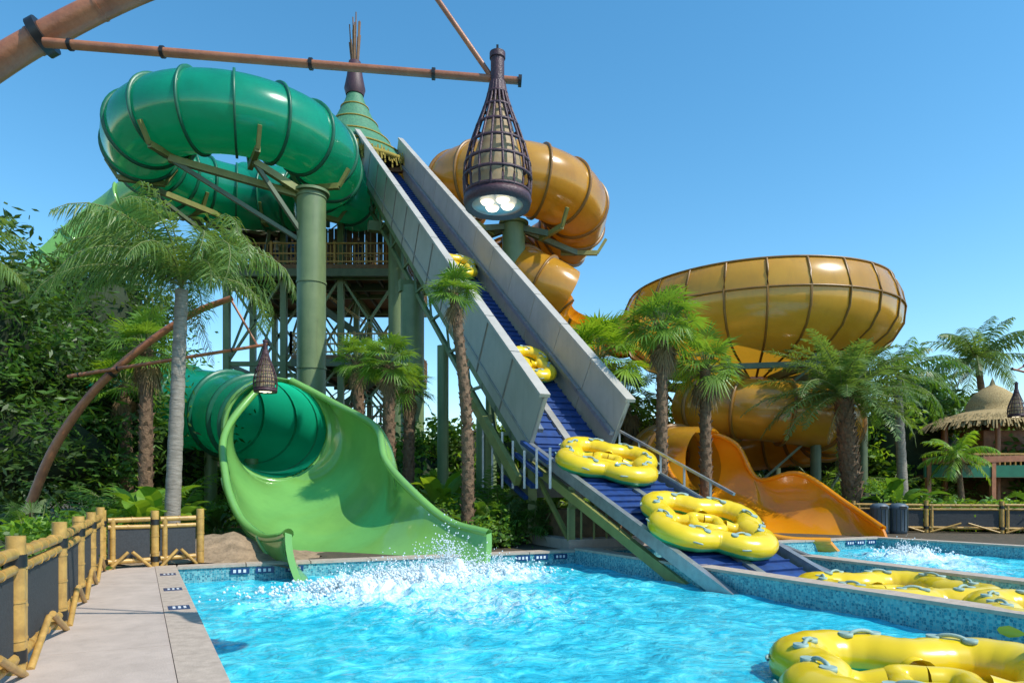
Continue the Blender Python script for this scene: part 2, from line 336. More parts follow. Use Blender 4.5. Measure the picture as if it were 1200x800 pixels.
def wsheet(name,u0,u1,v0,v1,nu,nv,k0=0,k1=0,spl=None,zw=-.30):
    vs=[];fo=[]
    for j in range(nv+1):
        v=v0+(v1-v0)*(j/nv)
        for i in range(nu+1):
            a=u0-k0*v; b=u1-k1*v; u=a+(b-a)*i/nu
            p=L(u,v,zw); f=0
            if spl:
                for (su,sv,sr,am) in spl:
                    d=math.hypot(u-su,(v-sv)*.8)/sr; f=max(f,am*math.exp(-d*d))
            h=.035*noise.noise(Vector((p.x*1.3,p.y*1.3,0)))+.02*noise.noise(Vector((p.x*3.3,p.y*3.3,4)))
            h*=1+2.5*f; h+=.26*f*f*abs(noise.noise(Vector((p.x*3.5,p.y*3.5,9))))*2+.12*f*f*abs(noise.noise(Vector((p.x*11,p.y*11,2))))
            vs.append((p.x,p.y,zw+h)); fo.append(f*.52)
    n=nu+1; fs=[[j*n+i,(j+1)*n+i,(j+1)*n+i+1,j*n+i+1] for j in range(nv) for i in range(nu)]
    m=MB(); m.add(vs,fs,water,True); o=m.obj(name)
    at=o.data.attributes.new('foam','FLOAT','POINT'); at.data.foreach_set('value',fo)
    return o
SPL=[(4.6,-1.5,1.5,1),(3.2,-2.4,1.6,.9),(6.0,-1.7,1.2,.8),(2.0,-3.0,1.3,.6),(4.4,-4.0,2.2,.62),(7.5,-3.0,1.5,.35),(1.2,-1.2,1.0,.4)]
wsheet('pool_water',0,8.42,0,-22,210,480,K,WK,SPL)
wsheet('pool_water',8.74,11.92,-.0,-22,40,160,WK,0,[(10.0,-6.2,.8,.5)])
wsheet('pool_water',12.24,18.52,0,-22,60,140,0,.2,[(16.6,-2.6,1.5,.9),(15.5,-4,1.3,.7)])
mb=MB(); v=.3
while v>-14.5:
    mb.lbox(-1.45,-.326,v-2.39,v,-.1,.012,conc,k=(K*.4,K)); v-=2.4
mb.lbox(-1.5,-.322,-16,.31,-.2,.002,coping,k=(K*.4,K))
mb.obj('pool_deck')
mb=MB()
for (su,sv,sr,n,hh) in[(4.9,-1.2,.8,2600,.26),(3.6,-1.9,1.1,1800,.14),(5.9,-1.5,.7,900,.12),(2.6,-2.6,1.0,700,.1),(16.8,-2.2,.8,700,.14)]:
    for i in range(n):
        a=R(0,6.28); d=abs(random.gauss(0,.55))*sr; h=abs(random.gauss(0,hh)*math.exp(-d*d*1.5))
        p=L(su+math.cos(a)*d*1.6,sv+math.sin(a)*d*.8,-.25+h*1.4); r=R(.006,.026)*(1.6 if h<.15 else .8)
        mb.add([p+Vector(q)*r for q in((1,0,0),(-1,0,0),(0,1,0),(0,-1,0),(0,0,1),(0,0,-1))],[[0,2,4],[2,1,4],[1,3,4],[3,0,4],[2,0,5],[1,2,5],[3,1,5],[0,3,5]],foam,True)
mb.obj('water_splash')
# ------------------------------------------------------------ chute loft
def arc3(a,b,c,n):
    ab=b-a; ac=c-a; nrm=ab.cross(ac); n2=nrm.length_squared
    ce=a+(nrm.cross(ab)*ac.length_squared+ac.cross(nrm)*ab.length_squared)/(2*n2)
    x=(a-ce); r=x.length; x.normalize(); y=nrm.normalized().cross(x)
    ang=lambda p: math.atan2((p-ce).dot(y),(p-ce).dot(x))%(2*math.pi)
    t=ang(c); 
    return [ce+x*r*math.cos(t*i/n)+y*r*math.sin(t*i/n) for i in range(n+1)]
def chute(mb,st,m,rm,n=28,sub=8,first=0):
    A=cat([s[0] for s in st],sub);Bm=cat([s[1] for s in st],sub);C=cat([s[2] for s in st],sub)
    rows=[arc3(a,b,c,n) for a,b,c in zip(A,Bm,C)]; k=n+1
    outs=[]
    for r in rows:
        c=(r[0]+r[n//2]+r[-1])/3; outs.append([p+(p-c).normalized()*.13 for p in r])
    fs=[[i*k+j,i*k+j+1,(i+1)*k+j+1,(i+1)*k+j] for i in range(len(rows)-1) for j in range(n)]
    mb.add([p for r in rows for p in r],fs,m,True); mb.add([p for r in outs for p in r],fs,m,True)
    for e in(0,-1): mb.sweep([r[e].lerp(q[e],.5) for r,q in zip(rows,outs)],.10,rm,n=10)
    vs=rows[-1]+outs[-1]; mb.add(vs,[[j,j+1,k+j+1,k+j] for j in range(n)],m)
    for i in range(sub*2,len(rows)-1,sub*2):
        mb.sweep([p.lerp(q,1.1) for p,q in zip(rows[i],outs[i])],.05,rm,n=6)
mb=MB()
gc=Vector((-13.6,34,18.0)); GR=4.3; gr=1.65
path=[gc+Vector((GR*math.cos(a),GR*math.sin(a),-.5*(i/60)+.0)) for i in range(61) for a in [math.radians(40-i/60*330)]]
path=[path[0]+Vector((1.0,5,.6)),path[0]+Vector((.9,2.5,.3))]+path
ex=[P(205,222,39.3),P(140,252,40.5),P(95,285,40.5),P(50,325,40),P(0,375,39.5),P(-60,440,38),P(-160,500,34)]
path=path+cat([path[-1]]+ex,8)[1:]
mb.sweep(path[:66],gr,teal,n=40)
mb.ribs(path[:64],gr,1.45,teal_rib,n=40)
mb.sweep(path[65:],lambda t:gr-.35*min(1,t*4),lime,n=30,a0=-125,a1=125)
mb.ribs(path[65:],lambda t:gr-.35*min(1,t*4),1.8,lime,n=30,a0=-125,a1=125)
low=cat([P(-160,500,34),P(-60,490,28),P(90,478,25.5),P(190,476,24.6),P(262,484,23.9),P(303,494,22.3),P(326,504,20.2)],8)
mb.sweep(low,1.42,teal,n=36); mb.ribs(low,1.42,1.6,teal_rib,n=36)
t=(low[-1]-low[-3]).normalized(); mb.sweep([low[-1]-t*.1,low[-1]+t*.1],1.54,lime,n=36)
for f in(-.1,.1): mb.sweep([low[-1]+t*f+ (Vector((t.y,-t.x,0)).normalized()*math.cos(q)+Z*math.sin(q))*1.5 for q in [2*math.pi*i/40 for i in range(41)]],.07,lime,n=6)
st=[(P(312,448,20.1),P(322,563,20.1),P(340,448,20.1)),
    (P(268,505,18.6),P(322,590,18.4),P(390,474,19.8)),
    (P(268,560,17.0),P(340,628,16.8),P(438,502,18.6)),
    (P(284,604,15.6),P(362,660,15.3),P(450,541,17.3)),
    (P(310,628,14.4),P(390,684,14.2),P(482,578,16.2)),
    (P(332,630,13.5),P(405,702,13.5),P(524,612,15.4)),
    (P(342,626,12.9),P(388,722,12.9),P(570,626,14.7))]
chute(mb,st,lime,lime,n=40)
mb.obj('water_slide')
mb=MB()
def column(x,y,z,r,m,z0=-.03):
    mb.cyl((x,y,z0),(x,y,z),r,m,n=24); mb.cyl((x,y,z-.12),(x,y,z),r*1.25,m,n=24)
    k=z0+3
    while k<z: mb.cyl((x,y,k),(x,y,k+.1),r*1.06,m,n=24); k+=4
p=Vector((-9.4,32,0)); p.z=15.3; column(p.x,p.y,p.z,.66,steel_l)
for a in (200,250,300,350,40,90,145):
    an=math.radians(a); o=Vector((math.cos(an),math.sin(an),0)); q=gc+o*GR+Vector((0,0,-1.95))
    mb.beam(q-o*1.0,q+o*1.0,.22,.26,yolive); mb.beam(q+o*1.0,q+o*1.5+Vector((0,0,.8)),.16,.16,yolive); mb.beam(q-o*1.0,q-o*1.5+Vector((0,0,.8)),.16,.16,yolive)
for a in(300,350,250): 
    an=math.radians(a); q=gc+Vector((math.cos(an),math.sin(an),0))*GR+Vector((0,0,-2.1)); mb.beam(q,Vector((p.x,p.y,p.z-.3)),.24,.3,yolive); mb.beam(q,Vector((p.x,p.y,p.z-2.6)),.18,.18,steel)
for a in(200,145,90):
    an=math.radians(a); q=gc+Vector((math.cos(an),math.sin(an),0))*GR+Vector((0,0,-2.1)); mb.beam(q,Vector((-14.5,39.5,16.2)),.2,.26,yolive); mb.beam(q,Vector((-14.5,39.5,13.6)),.16,.18,steel)
for q in (low[20],low[30],low[38]): mb.cyl((q.x,q.y,-.03),(q.x,q.y,q.z-1.3),.22,steel_l,n=14)
for q in (ex[1],ex[3],ex[4]): mb.cyl((q.x,q.y,-.03),(q.x,q.y,q.z-1.3),.35,steel_l,n=16)
mb.obj('slide_support_structure')
# ------------------------------------------------------------ orange slide
mb=MB()
oc=Vector((.25,39.2,0)); orr=lambda t:1.9-.35*t
path=[]
for i in range(91):
    f=i/90; a=math.radians(150+f*500); g=max(0,f-.42)/.58; rr=3.45-1.5*min(1,g*1.6); z=18.4-1.3*min(1,f/.42)-5.2*g
    path.append(Vector((oc.x+1.9*min(1,g*1.5)+rr*math.cos(a),oc.y+rr*math.sin(a),z)))
path=[path[0]+Vector((-4.5,1.5,.8)),path[0]+Vector((-2,.8,.4))]+path
mb.sweep(path,orr,orange,n=40); mb.ribs(path,orr,1.4,orange_rib,n=40)
run=cat([path[-1],P(682,374,37),P(708,388,35),P(735,386,33),P(765,372,30.2)],8)
mb.sweep(run,1.2,orange2,n=24,a0=-100,a1=100); mb.ribs(run,1.2,1.6,orange_rib,n=24,a0=-100,a1=100)
bc=Vector((11.0,31,0)); prof=[(5.3,10.1),(5.5,10.1),(5.6,10.0),(5.82,9.5),(5.95,8.9),(5.87,8.2),(5.5,7.6),(4.9,7.15),(3.9,6.85),(2.6,6.6),(1.2,6.3)]
mb.rev(bc,prof,orange,n=96); 
for i in range(24):
    a=2*math.pi*i/24; o=Vector((math.cos(a),math.sin(a),0)); mb.sweep([bc+o*(r+.02)+Vector((0,0,z)) for r,z in prof[1:]],.05,orange_rib,n=6)
for (r,z) in((5.55,10.1),(5.97,8.9)):
    ring=[bc+Vector((r*math.cos(q),r*math.sin(q),z)) for q in [2*math.pi*i/80 for i in range(81)]]; mb.sweep(ring,.045,orange_rib,n=6)
mb.cyl(bc+Z*5.0,bc+Z*6.5,1.25,orange,n=28)
path=[]; c=Vector((10.4,29.6,0))
for i in range(71):
    f=i/70; a=math.radians(-170+395*f); rr=2.5+1.9*f**1.4; path.append(Vector((c.x+rr*math.cos(a)+.0,c.y+rr*math.sin(a)-.9*f,4.9-2.35*f)))
mb.sweep(path,1.2,orange,n=32); mb.ribs(path,1.2,1.4,orange_rib,n=32)
st=[(P(781,512,25.2),P(806,575,25),P(826,506,26.2)),
    (P(784,548,23.4),P(836,602,23.4),P(862,522,25.6)),
    (P(812,582,21.8),P(866,620,22.2),P(888,562,25)),
    (P(858,610,20.2),P(908,644,20.6),P(936,556,23.6)),
    (P(915,630,19.4),P(955,656,19.8),P(990,590,22.2)),
    (P(975,634,19.0),P(1005,660,19.0),P(1034,620,20.4))]
chute(mb,st,orange2,orange2,n=28)
mb.obj('water_slide')
mb=MB()
q=P(602,300,37); mb.cyl((q.x,q.y,0),(q.x,q.y,15.8),.62,steel_l,n=24); mb.cyl((q.x,q.y,15.65),(q.x,q.y,15.8),.8,steel_l,n=24)
for a in range(0,360,60):
    an=math.radians(a); o=Vector((math.cos(an),math.sin(an),0)); g=oc+o*3.45+Vector((0,0,15.2 if 30<a<300 else 14.9)); mb.beam(g,Vector((q.x,q.y,15.6)),.22,.3,steel); mb.beam(g-o*.9,g+o*1.2,.2,.25,yolive); mb.beam(g+o*1.2,g+o*1.7+Z*.8,.16,.16,yolive)
mb.cyl((3.6,36,0),(3.6,36,9.0),.3,steel_l,n=14); mb.cyl((4.9,34,0),(4.9,34,7.6),.3,steel_l,n=14)
for k in range(8):
    a=2*math.pi*k/8+.2; o=Vector((math.cos(a),math.sin(a),0)); g=bc+o*4.4
    mb.cyl((g.x,g.y,-.03),(g.x,g.y,6.7),.2,steel,n=12)
    a2=a+math.pi/4; g2=bc+Vector((math.cos(a2),math.sin(a2),0))*4.4
    for z in(6.3,3.6): mb.beam((g.x,g.y,z),(g2.x,g2.y,z),.16,.22,steel)
    mb.beam((g.x,g.y,3.6),(g2.x,g2.y,6.3),.09,.09,steel); mb.beam((g.x,g.y,6.3),(g2.x,g2.y,3.6),.09,.09,steel)
    mb.beam((g.x,g.y,.5),(g2.x,g2.y,3.6),.09,.09,steel); mb.beam(bc+Vector((0,0,6.1)),g+Vector((0,0,6.4)),.2,.3,steel)
mb.obj('slide_support_structure')
# ------------------------------------------------------------ lift conveyor
Bp=L(9.9,2.63,2.55)-UX*.15; T=Bp+(-Vector((.4,-.917,0)))*25.1; T=Vector((T.x,T.y,21.4)); E=L(9.9,-5.9,-.72)
mb=MB(); N=13
hw=1.24; WH=1.55
for i in range(N):
    a=Bp.lerp(T,i/N); b=Bp.lerp(T,(i+1)/N-.0012)
    for s in(-1,1):
        mb.beam(a,b,.09,WH+.3,panel,side=UX,off=s*hw,up=(WH-.3)/2)
        mb.beam(a,b,.30,.10,panel,side=UX,off=s*(hw+.06),up=WH+.06)
        mb.beam(a,b,.14,.12,grey,side=UX,off=s*(hw-.14),up=.55)
        mb.beam(a,a.lerp(b,.02),.10,WH+.25,panel_d,side=UX,off=s*(hw+.03),up=(WH-.32)/2)
    mb.beam(a,b,.22,.16,panel_d,side=UX,off=0,up=.05)
    mb.beam(a,b,.05,.07,panel_d,side=UX,off=-hw-.06,up=.1)
for s in(-1,1):
    mb.beam(Bp,T,.92,.06,belt,side=UX,off=s*.58,up=.02)
    mb.beam(Bp,T,.18,.3,steel_l,side=UX,off=s*(hw-.1),up=-.45)
    mb.beam(Bp,T,.14,.2,steel_l,side=UX,off=s*(hw-.3),up=-1.5)
    for i in range(80):
        q=Bp.lerp(T,(i+.2)/80); mb.beam(q,q.lerp(T,.0022),.92,.07,belt,side=UX,off=s*.58,up=.06)
ax=(T-Bp).normalized(); nu=UX.cross(ax); nu=nu if nu.z>0 else -nu
for i in range(22):
    a=Bp.lerp(T,i/22); b=Bp.lerp(T,(i+1)/22)
    for s in(-1,1):
        mb.beam(a+UX*s*(hw-.25)-nu*(.4 if i%2 else 1.45),b+UX*s*(hw-.25)-nu*(1.45 if i%2 else .4),.09,.09,steel_l)
    mb.beam(a-UX*hw-nu*.5,a+UX*hw-nu*.5,.12,.18,steel)
for f in(.13,.30):
    q=Bp.lerp(T,f)-nu*1.6
    for s in (-1,1):
        g=q+UX*s*1.0; mb.cyl((g.x,g.y,-.03),(g.x,g.y,g.z),.22,steel_l,n=20)
for f,so_ in((.478,-1.0),(.74,0)):
    q=Bp.lerp(T,f)-nu*1.5; g=q+UX*so_; mb.cyl((g.x,g.y,-.03),(g.x,g.y,g.z),.52,steel_l,n=24); mb.beam(q-UX*1.6,q+UX*1.6,.4,.5,steel_l)
ax2=(E-Bp).normalized()
for s in(-1,1):
    mb.beam(Bp,E,1.0,.06,belt,side=UX,off=s*.6,up=.0)
    mb.beam(Bp,E,.14,.26,grey,side=UX,off=s*1.3,up=.03)
    mb.beam(Bp,E,.12,.22,yolive,side=UX,off=s*1.25,up=-.4)
    for i in range(26):
        q=Bp.lerp(E,(i+.2)/26); mb.beam(q,q.lerp(E,.008),1.0,.06,belt,side=UX,off=s*.6,up=.05)
mb.beam(Bp,E,.16,.1,grey,side=UX,off=0,up=.04)
for i in range(5):
    a=Bp.lerp(E,i/9+.02); mb.beam(a+UX*1.45+Vector((0,0,-.1)),a+UX*1.45+Vector((0,0,.6)),.05,.05,grey)
mb.beam(Bp+UX*1.45+Vector((0,0,.6)),Bp.lerp(E,5/9)+UX*1.45+Vector((0,0,.6)),.06,.06,grey)
for s in(-1,1):
    g=Bp+UX*s*1.2; mb.beam((g.x,g.y,-.02),(g.x,g.y,g.z-.3),.24,.24,yolive)
    f=Bp+VX*3.2+UX*s*1.2; mb.beam((f.x,f.y,-.02),(f.x,f.y,f.z+1.2),.2,.2,yolive)
    mb.beam((f.x,f.y,.3),(g.x,g.y,g.z-.5),.12,.12,yolive); mb.beam((f.x,f.y,f.z+.5),(g.x,g.y,.3),.12,.12,yolive)
    h=L(9.9+s*1.25,.6,0); mb.beam((h.x,h.y,-.02),(h.x,h.y,1.5),.16,.16,yolive); mb.beam((h.x,h.y,.1),(g.x,g.y,g.z-.5),.1,.1,yolive)
    mb.beam(Bp+UX*s*1.75+VX*4+Vector((0,0,2.2)),Bp+UX*s*1.75-VX*.3+Vector((0,0,-.9)),.16,.3,yolive)
for k in range(4):
    mb.beam(Bp-UX*1.5-VX*(.0-.45*k)+Z*(.15-.30*k),Bp-UX*1.5-VX*(1.6-.45*k)+Z*(-.45-.30*k),.12,.10,belt)
for k in range(7): 
    a=Bp-UX*1.62-VX*(1.9-.75*k); mb.beam((a.x,a.y,max(.2,a.z-1.1)),(a.x,a.y,a.z+.3*max(0,k-2)-.1),.06,.06,grey)
g=Bp+VX*.9; mb.box((g.x,g.y,1.6),(2.2,.9,.8),panel_d,.41)
mb.cyl(Bp-UX*1.3+Vector((0,0,-.25)),Bp+UX*1.3+Vector((0,0,-.25)),.24,grey,n=16)
mb.lbox(8.5,11.4,.45,3.6,-.03,.22,conc); mb.lbox(8.9,11.2,1.0,3.0,.22,.9,wood)
for i in range(9): a=L(8.5+i*.36,.5,.2); mb.beam(a,a+Z*.8,.05,.05,yolive)
mb.beam(L(8.5,.5,1.0),L(11.4,.5,1.0),.06,.06,yolive)
for k in range(2):
    a=L(11.5+.5*k,-.4,.9-.2*k); b=L(11.6+.5*k,-4.6,-.25); mb.beam(a,b,.12,.14,grey); mb.beam(L(11.5+.5*k,-.4,0.05),a,.08,.08,grey)
    mb.beam(a-Z*.25,b-Z*.1,.06,.08,belt)
mb.obj('raft_lift_conveyor')
# ------------------------------------------------------------ rafts
def raft(pos,rot=0,ax=None,s=1.0):
    mb=MB(); n=112; rt=.26
    def cr(q): return 1.02+.165*math.cos(4*q)-.02*math.cos(8*q)
    path=[Vector((cr(q)*math.cos(q)*1.0,cr(q)*math.sin(q),.24)) for q in [2*math.pi*i/n for i in range(n)]]
    vs=[];k=20
    for i in range(n):
        t=(path[(i+1)%n]-path[i-1]).normalized(); x=t.cross(Z); q=2*math.pi*i/n
        puff=1+.05*math.cos(4*q)+.016*math.cos(32*q)
        for j in range(k):
            a=2*math.pi*j/k; vs.append(path[i]+x*rt*math.cos(a)*puff+Z*rt*.84*math.sin(a)*puff)
    for i in range(n):
        for j in range(k):
            f=[i*k+j,i*k+(j+1)%k,((i+1)%n)*k+(j+1)%k,((i+1)%n)*k+j]; top=math.sin(2*math.pi*(j+.5)/k)>-.18
            mb.add([vs[q] for q in f],[[0,1,2,3]],yel if top else rgreen,True)
    fl=[Vector((0,0,.10))]+[Vector(((cr(2*math.pi*i/n)-.1)*math.cos(2*math.pi*i/n),(cr(2*math.pi*i/n)-.1)*math.sin(2*math.pi*i/n),.12)) for i in range(n)]
    mb.add(fl,[[0,1+i,1+(i+1)%n] for i in range(n)],rfloor,True)
    ring=[Vector(((.30+.04*math.cos(4*q))*math.cos(q),(.30+.04*math.cos(4*q))*math.sin(q),.22)) for q in [2*math.pi*i/40+math.pi/4 for i in range(41)]]; mb.sweep(ring,.12,yel,n=14)
    for c in range(4):
        a=math.pi/4+c*math.pi/2; o=Vector((math.cos(a),math.sin(a),0)); mb.sweep(cat([o*.36+Z*.22,o*.55+Z*.20,o*.74+Z*.22],5),lambda t:.12+.05*abs(t-.5),yel,n=14)
    for c in range(8):
        a=c*math.pi/4+math.pi/8; r=cr(a); o=Vector((math.cos(a),math.sin(a),0)); sd=Vector((-o.y,o.x,0))
        hp=[o*(r-.06)+sd*q*.13+Z*(.22+rt*.84+h) for q,h in((-1,-.02),(-.75,.03),(0,.05),(.75,.03),(1,-.02))]
        mb.sweep(cat(hp,3),.019,rgrey,n=6)
        for q in(-1,1):
            ce=o*(r-.04)+sd*q*.14; mb.cyl(ce+Z*(.24+rt*.72),ce+Z*(.24+rt*.875),.065,rgrey,n=12)
        hp=[o*(r+rt*.93)+sd*q*.14+Z*(.28+h)+o*h2 for q,h,h2 in((-1,0,0),(-.7,.01,.03),(.7,.01,.03),(1,0,0))]; mb.sweep(cat(hp,3),.016,rgrey,n=6)
    o=mb.obj('inflatable_raft')
    bm=bmesh.new(); bm.from_mesh(o.data); bmesh.ops.remove_doubles(bm,verts=bm.verts,dist=.0008); bm.to_mesh(o.data); bm.free()
    m=Matrix.Rotation(rot,4,'Z')
    if ax is not None:
        x=UX.copy(); y=ax if ax.z>0 else -ax; z=x.cross(y).normalized(); m=Matrix((x,y,z)).transposed().to_4x4()@m
    o.matrix_world=Matrix.Translation(pos)@m@Matrix.Scale(s,4)
raft(L(6.2,-10.25,-.42),.5,s=1.04); raft(L(10.3,-6.75,-.40),.9,s=1.03); raft(L(10.45,-9.25,-.40),.3,s=1.03)
def rp(t): return Bp+(E-Bp)*(t/((E-Bp).xy.length))
raft(rp(1.75)+Z*.06,.2,ax2,1.04); raft(rp(5.45)+Z*.06,.35,ax2,1.04)
def up(t): return Bp+(T-Bp)*(t/25.1)
for t in(3.6,10.6): raft(up(t)+nu*.12,.2*t,ax,.88)
# ------------------------------------------------------------ tower
mb=MB(); xs=[-16.5,-13.2,-9.9,-6.6]; ys=[39.5,43.5,47.5]
for x in xs:
    for y in ys:
        mb.box((x,y,(17.1 if y<40 else 21)/2),(.34,.34,17.1 if y<40 else 21),steel_l)
def rail(a,b,z,m=wood,h=1.15,pick=.22,m2=None):
    a=Vector(a);b=Vector(b); a.z=b.z=z; Ln=(b-a).length; n=int(Ln/pick)
    for q in(.12,h*.5,h): mb.beam(a+Z*q,b+Z*q,.07,.08,m)
    for i in range(n+1):
        p=a.lerp(b,i/n); big=i%8==0; mb.beam(p,p+Z*(h+(.12 if big else 0)),.12 if big else .035,.12 if big else .035,m2 or m)
x0,x1,y0,y1=-17.2,-6.0,38.6,48.2
for (z,xa,xb,ya) in((14.1,x0,x1,y0),(17.1,x0-.4,-12.8,y0+.6),(9.0,-12.5,x1,y0),(5.0,-13,-6.5,y0+1)):
    mb.box(((xa+xb)/2,(ya+y1)/2,z-.15),(xb-xa,y1-ya,.22),wood)
    for y in(ya+.1,ya+3,y1-.2): mb.box(((xa+xb)/2,y,z-.48),(xb-xa,.2,.42),steel)
    k=xa+.3
    while k<xb: mb.box((k,(ya+y1)/2,z-.42),(.12,y1-ya-.4,.26),darkst); k+=1.3
    rail((xa,ya,0),(xb,ya,0),z,bamboo if z>8 else wood); rail((xa,ya,0),(xa,y1,0),z,bamboo); rail((xb,ya,0),(xb,y1,0),z,wood)
rail((x0,y0+2.2,0),(-8,y0+2.2,0),14.1,bamboo)
for i in range(3):
    for (za,zb) in((0,4.6),(4.6,8.6),(8.6,13.6)):
        for y in(ys[0],ys[1],ys[2]):
            mb.beam((xs[i],y,za),(xs[i+1],y,zb),.13,.13,steel_l); mb.beam((xs[i],y,zb),(xs[i+1],y,za),.13,.13,steel_l); mb.beam((xs[i],y+.02,zb),(xs[i+1],y+.02,zb),.2,.26,steel_l)
for x in xs:
    for (za,zb) in((0,4.6),(4.6,8.6),(8.6,13.6)):
        for j in range(2): mb.beam((x,ys[j],za),(x,ys[j+1],zb),.11,.11,steel_l); mb.beam((x+.01,ys[j],zb),(x+.01,ys[j+1],zb),.18,.22,steel_l)
for (a,b) in((Vector((-6.5,41,0)),Vector((-12.5,41,5))),(Vector((-12.5,42.6,5)),Vector((-7,42.6,9))),(Vector((-7,41,9)),Vector((-14,41,14.1))),(Vector((-14,42.6,14.1)),Vector((-10,42.6,17.1)))):
    for s in(-.7,.7): mb.beam(a+Vector((0,s,0)),b+Vector((0,s,0)),.1,.35,steel); mb.beam(a+Vector((0,s,1)),b+Vector((0,s,1)),.06,.06,bamboo)
    n=int(abs(b.z-a.z)/.18)
    for i in range(n): q=a.lerp(b,(i+.5)/n); mb.box(q,(.3,1.4,.05),wood)
for i in range(18): mb.box((-12.4+i*.37,y0+2.6,15.6),(.33,.06,2.9),wood if i%3 else darkst)
mb.box((-10,44,20.3),(9,7,.25),wood)
for y in(40.8,44,47): mb.box((-10.5,y,20.0),(10,.25,.35),steel)
for x in(-14.5,-11,-7): mb.beam((x,40.8,17),(x,40.8,20.2),.2,.2,steel)
rc=Vector((-9.9,43,0))
prof=[(4.3,20.9),(3.6,21.5),(2.6,22.5),(1.75,23.6),(1.1,24.7),(.62,25.7),(.42,26.3)]
mb.rev(rc,prof,roofg,n=40)
for (r,z,rr) in((4.35,20.8,.16),(3.15,22.0,.07),(2.2,23.05,.06),(1.42,24.2,.05),(.85,25.25,.05)):
    ring=[rc+Vector((r*math.cos(q),r*math.sin(q),z)) for q in [2*math.pi*i/48 for i in range(49)]]; mb.sweep(ring,rr,goldth,n=6)
for i in range(520):
    a=R(0,6.28); r=R(4.1,4.45); p_=rc+Vector((r*math.cos(a),r*math.sin(a),R(20.7,21.2))); mb.beam(p_,p_+Vector((math.cos(a)*.15,math.sin(a)*.15,-R(.4,.75))),.08,.03,goldth)
mb.rev(rc,[(.55,26.1),(.66,26.5),(.5,27.3),(.38,28.2),(.0,28.4)],purple,n=20)
for i in range(16):
    a=i*2.4; r=.2; mb.cyl(rc+Vector((r*math.cos(a),r*math.sin(a),28.0)),rc+Vector((r*1.7*math.cos(a),r*1.7*math.sin(a),R(29.4,31.2))),.04,wood,n=5)
mb.obj('slide_tower')
# ------------------------------------------------------------ hanging lamps on bamboo arms
def lamp_into(mb,c,s):
    zk=.92
    pr=[(.27,0),(.295,.10),(.305,.25),(.295,.38),(.25,.56),(.19,.74),(.125,.92),(.085,1.06),(.065,1.16)]
    pr=[(r*.97,z*zk) for r,z in pr]
    pth=lambda a:[c+Vector((r*s*math.cos(a),r*s*math.sin(a),z*s)) for r,z in pr]
    for i in range(18): mb.sweep(cat(pth(2*math.pi*i/18),2),.012*s,purple,n=5)
    for r,z in pr[1:-1]:
        ring=[c+Vector((r*s*math.cos(q),r*s*math.sin(q),z*s)) for q in [2*math.pi*i/32 for i in range(33)]]; mb.sweep(ring,.014*s,purple,n=5)
    mb.rev(c,[(.22*s,.03*s),(.235*s,.2*s),(.20*s,.44*s),(.13*s,.68*s),(.06*s,.9*s),(.03*s,.96*s)],cream,n=24)
    mb.rev(c,[(.225*s,.0),(.285*s,-.02*s),(.30*s,.04*s),(.29*s,.085*s),(.27*s,.07*s)],purple,n=32)
    mb.rev(c,[(.0,.022*s),(.225*s,.02*s),(.23*s,.0)],grey,n=32)
    for a in range(4):
        q=c+Vector((.10*s*math.cos(a*1.571+.5),.10*s*math.sin(a*1.571+.5),.004*s)); mb.rev(q,[(0,-.012*s),(.045*s,-.01*s),(.06*s,.01*s)],glow,n=14)
    mb.cyl(c+Z*.98*s,c+Z*1.08*s,.09*s,purple,r1=.07*s,n=16); mb.cyl(c+Z*1.08*s,c+Z*1.32*s,.06*s,purple,n=16); mb.cyl(c+Z*1.29*s,c+Z*1.34*s,.07*s,purple,n=16)
def fixture(name,pole,beam,tip,lampc,s,rp_,rb):
    mb=MB(); pp=cat(pole,10); mb.sweep(pp,lambda t:rp_*(1-.45*t),redbam,n=16)
    acc=0
    for i in range(1,len(pp)):
        acc+=(pp[i]-pp[i-1]).length
        if acc>.55*s:
            acc=0; t=(pp[i]-pp[i-1]).normalized(); r=rp_*(1-.45*i/len(pp)); mb.cyl(pp[i]-t*.012,pp[i]+t*.012,r*1.05,redbam,n=16)
    mb.cyl(beam[0],beam[1],rb,redbam,r1=rb*.8,n=12); d=(beam[1]-beam[0])
    for f in(.05,.24,.55,.81,.995): q=beam[0]+d*f; mb.cyl(q,q+d.normalized()*.03*s,rb*1.25,black,n=12)
    mb.cyl(tip,beam[1]-d*.06,rb*.6,redbam,n=8)
    lamp_into(mb,lampc,s); top=lampc+Z*1.34*s
    mb.beam(top-Z*.03,top+Z*.05,.02*s,.08*s,black)
    best=min(pp,key=lambda q:min((q-(beam[0]+d*f)).length for f in [0,.02,.05,.1,.15,.2]))
    i=pp.index(best); t=(pp[min(i+1,len(pp)-1)]-pp[i-1]).normalized(); mb.cyl(best-t*.04*s,best+t*.04*s,rp_*1.08,black,n=16)
    return mb.obj(name)
l0=P(583,241,6)
fixture('hanging_lantern_post',[P(-420,770,6.4),P(-400,500,6.3),P(-250,250,6.1),P(-40,100,6),P(60,38,6),P(180,-18,6),P(330,-62,6),P(478,-60,6)],
        (P(52,50,5.9),P(610,95,6.05)),P(470,-62,6.0),l0,1.0,.15,.04)
l1=P(311,459,17)
fixture('hanging_lantern_post',[P(22,642,17),P(38,585,17),P(66,520,17),P(110,458,17),P(165,408,17),P(225,368,17),P(272,349,17)],
        (P(80,441,16.8),P(316,403,17)),P(270,350,17),l1,.96,.13,.05)
l2=P(1191,488,27)
fixture('hanging_lantern_post',[P(1290,615,27),P(1282,540,27),P(1258,480,27),P(1225,440,27),P(1200,428,27)],(P(1275,455,27),P(1186,432,27)),P(1202,428,27),l2,1.0,.12,.05)
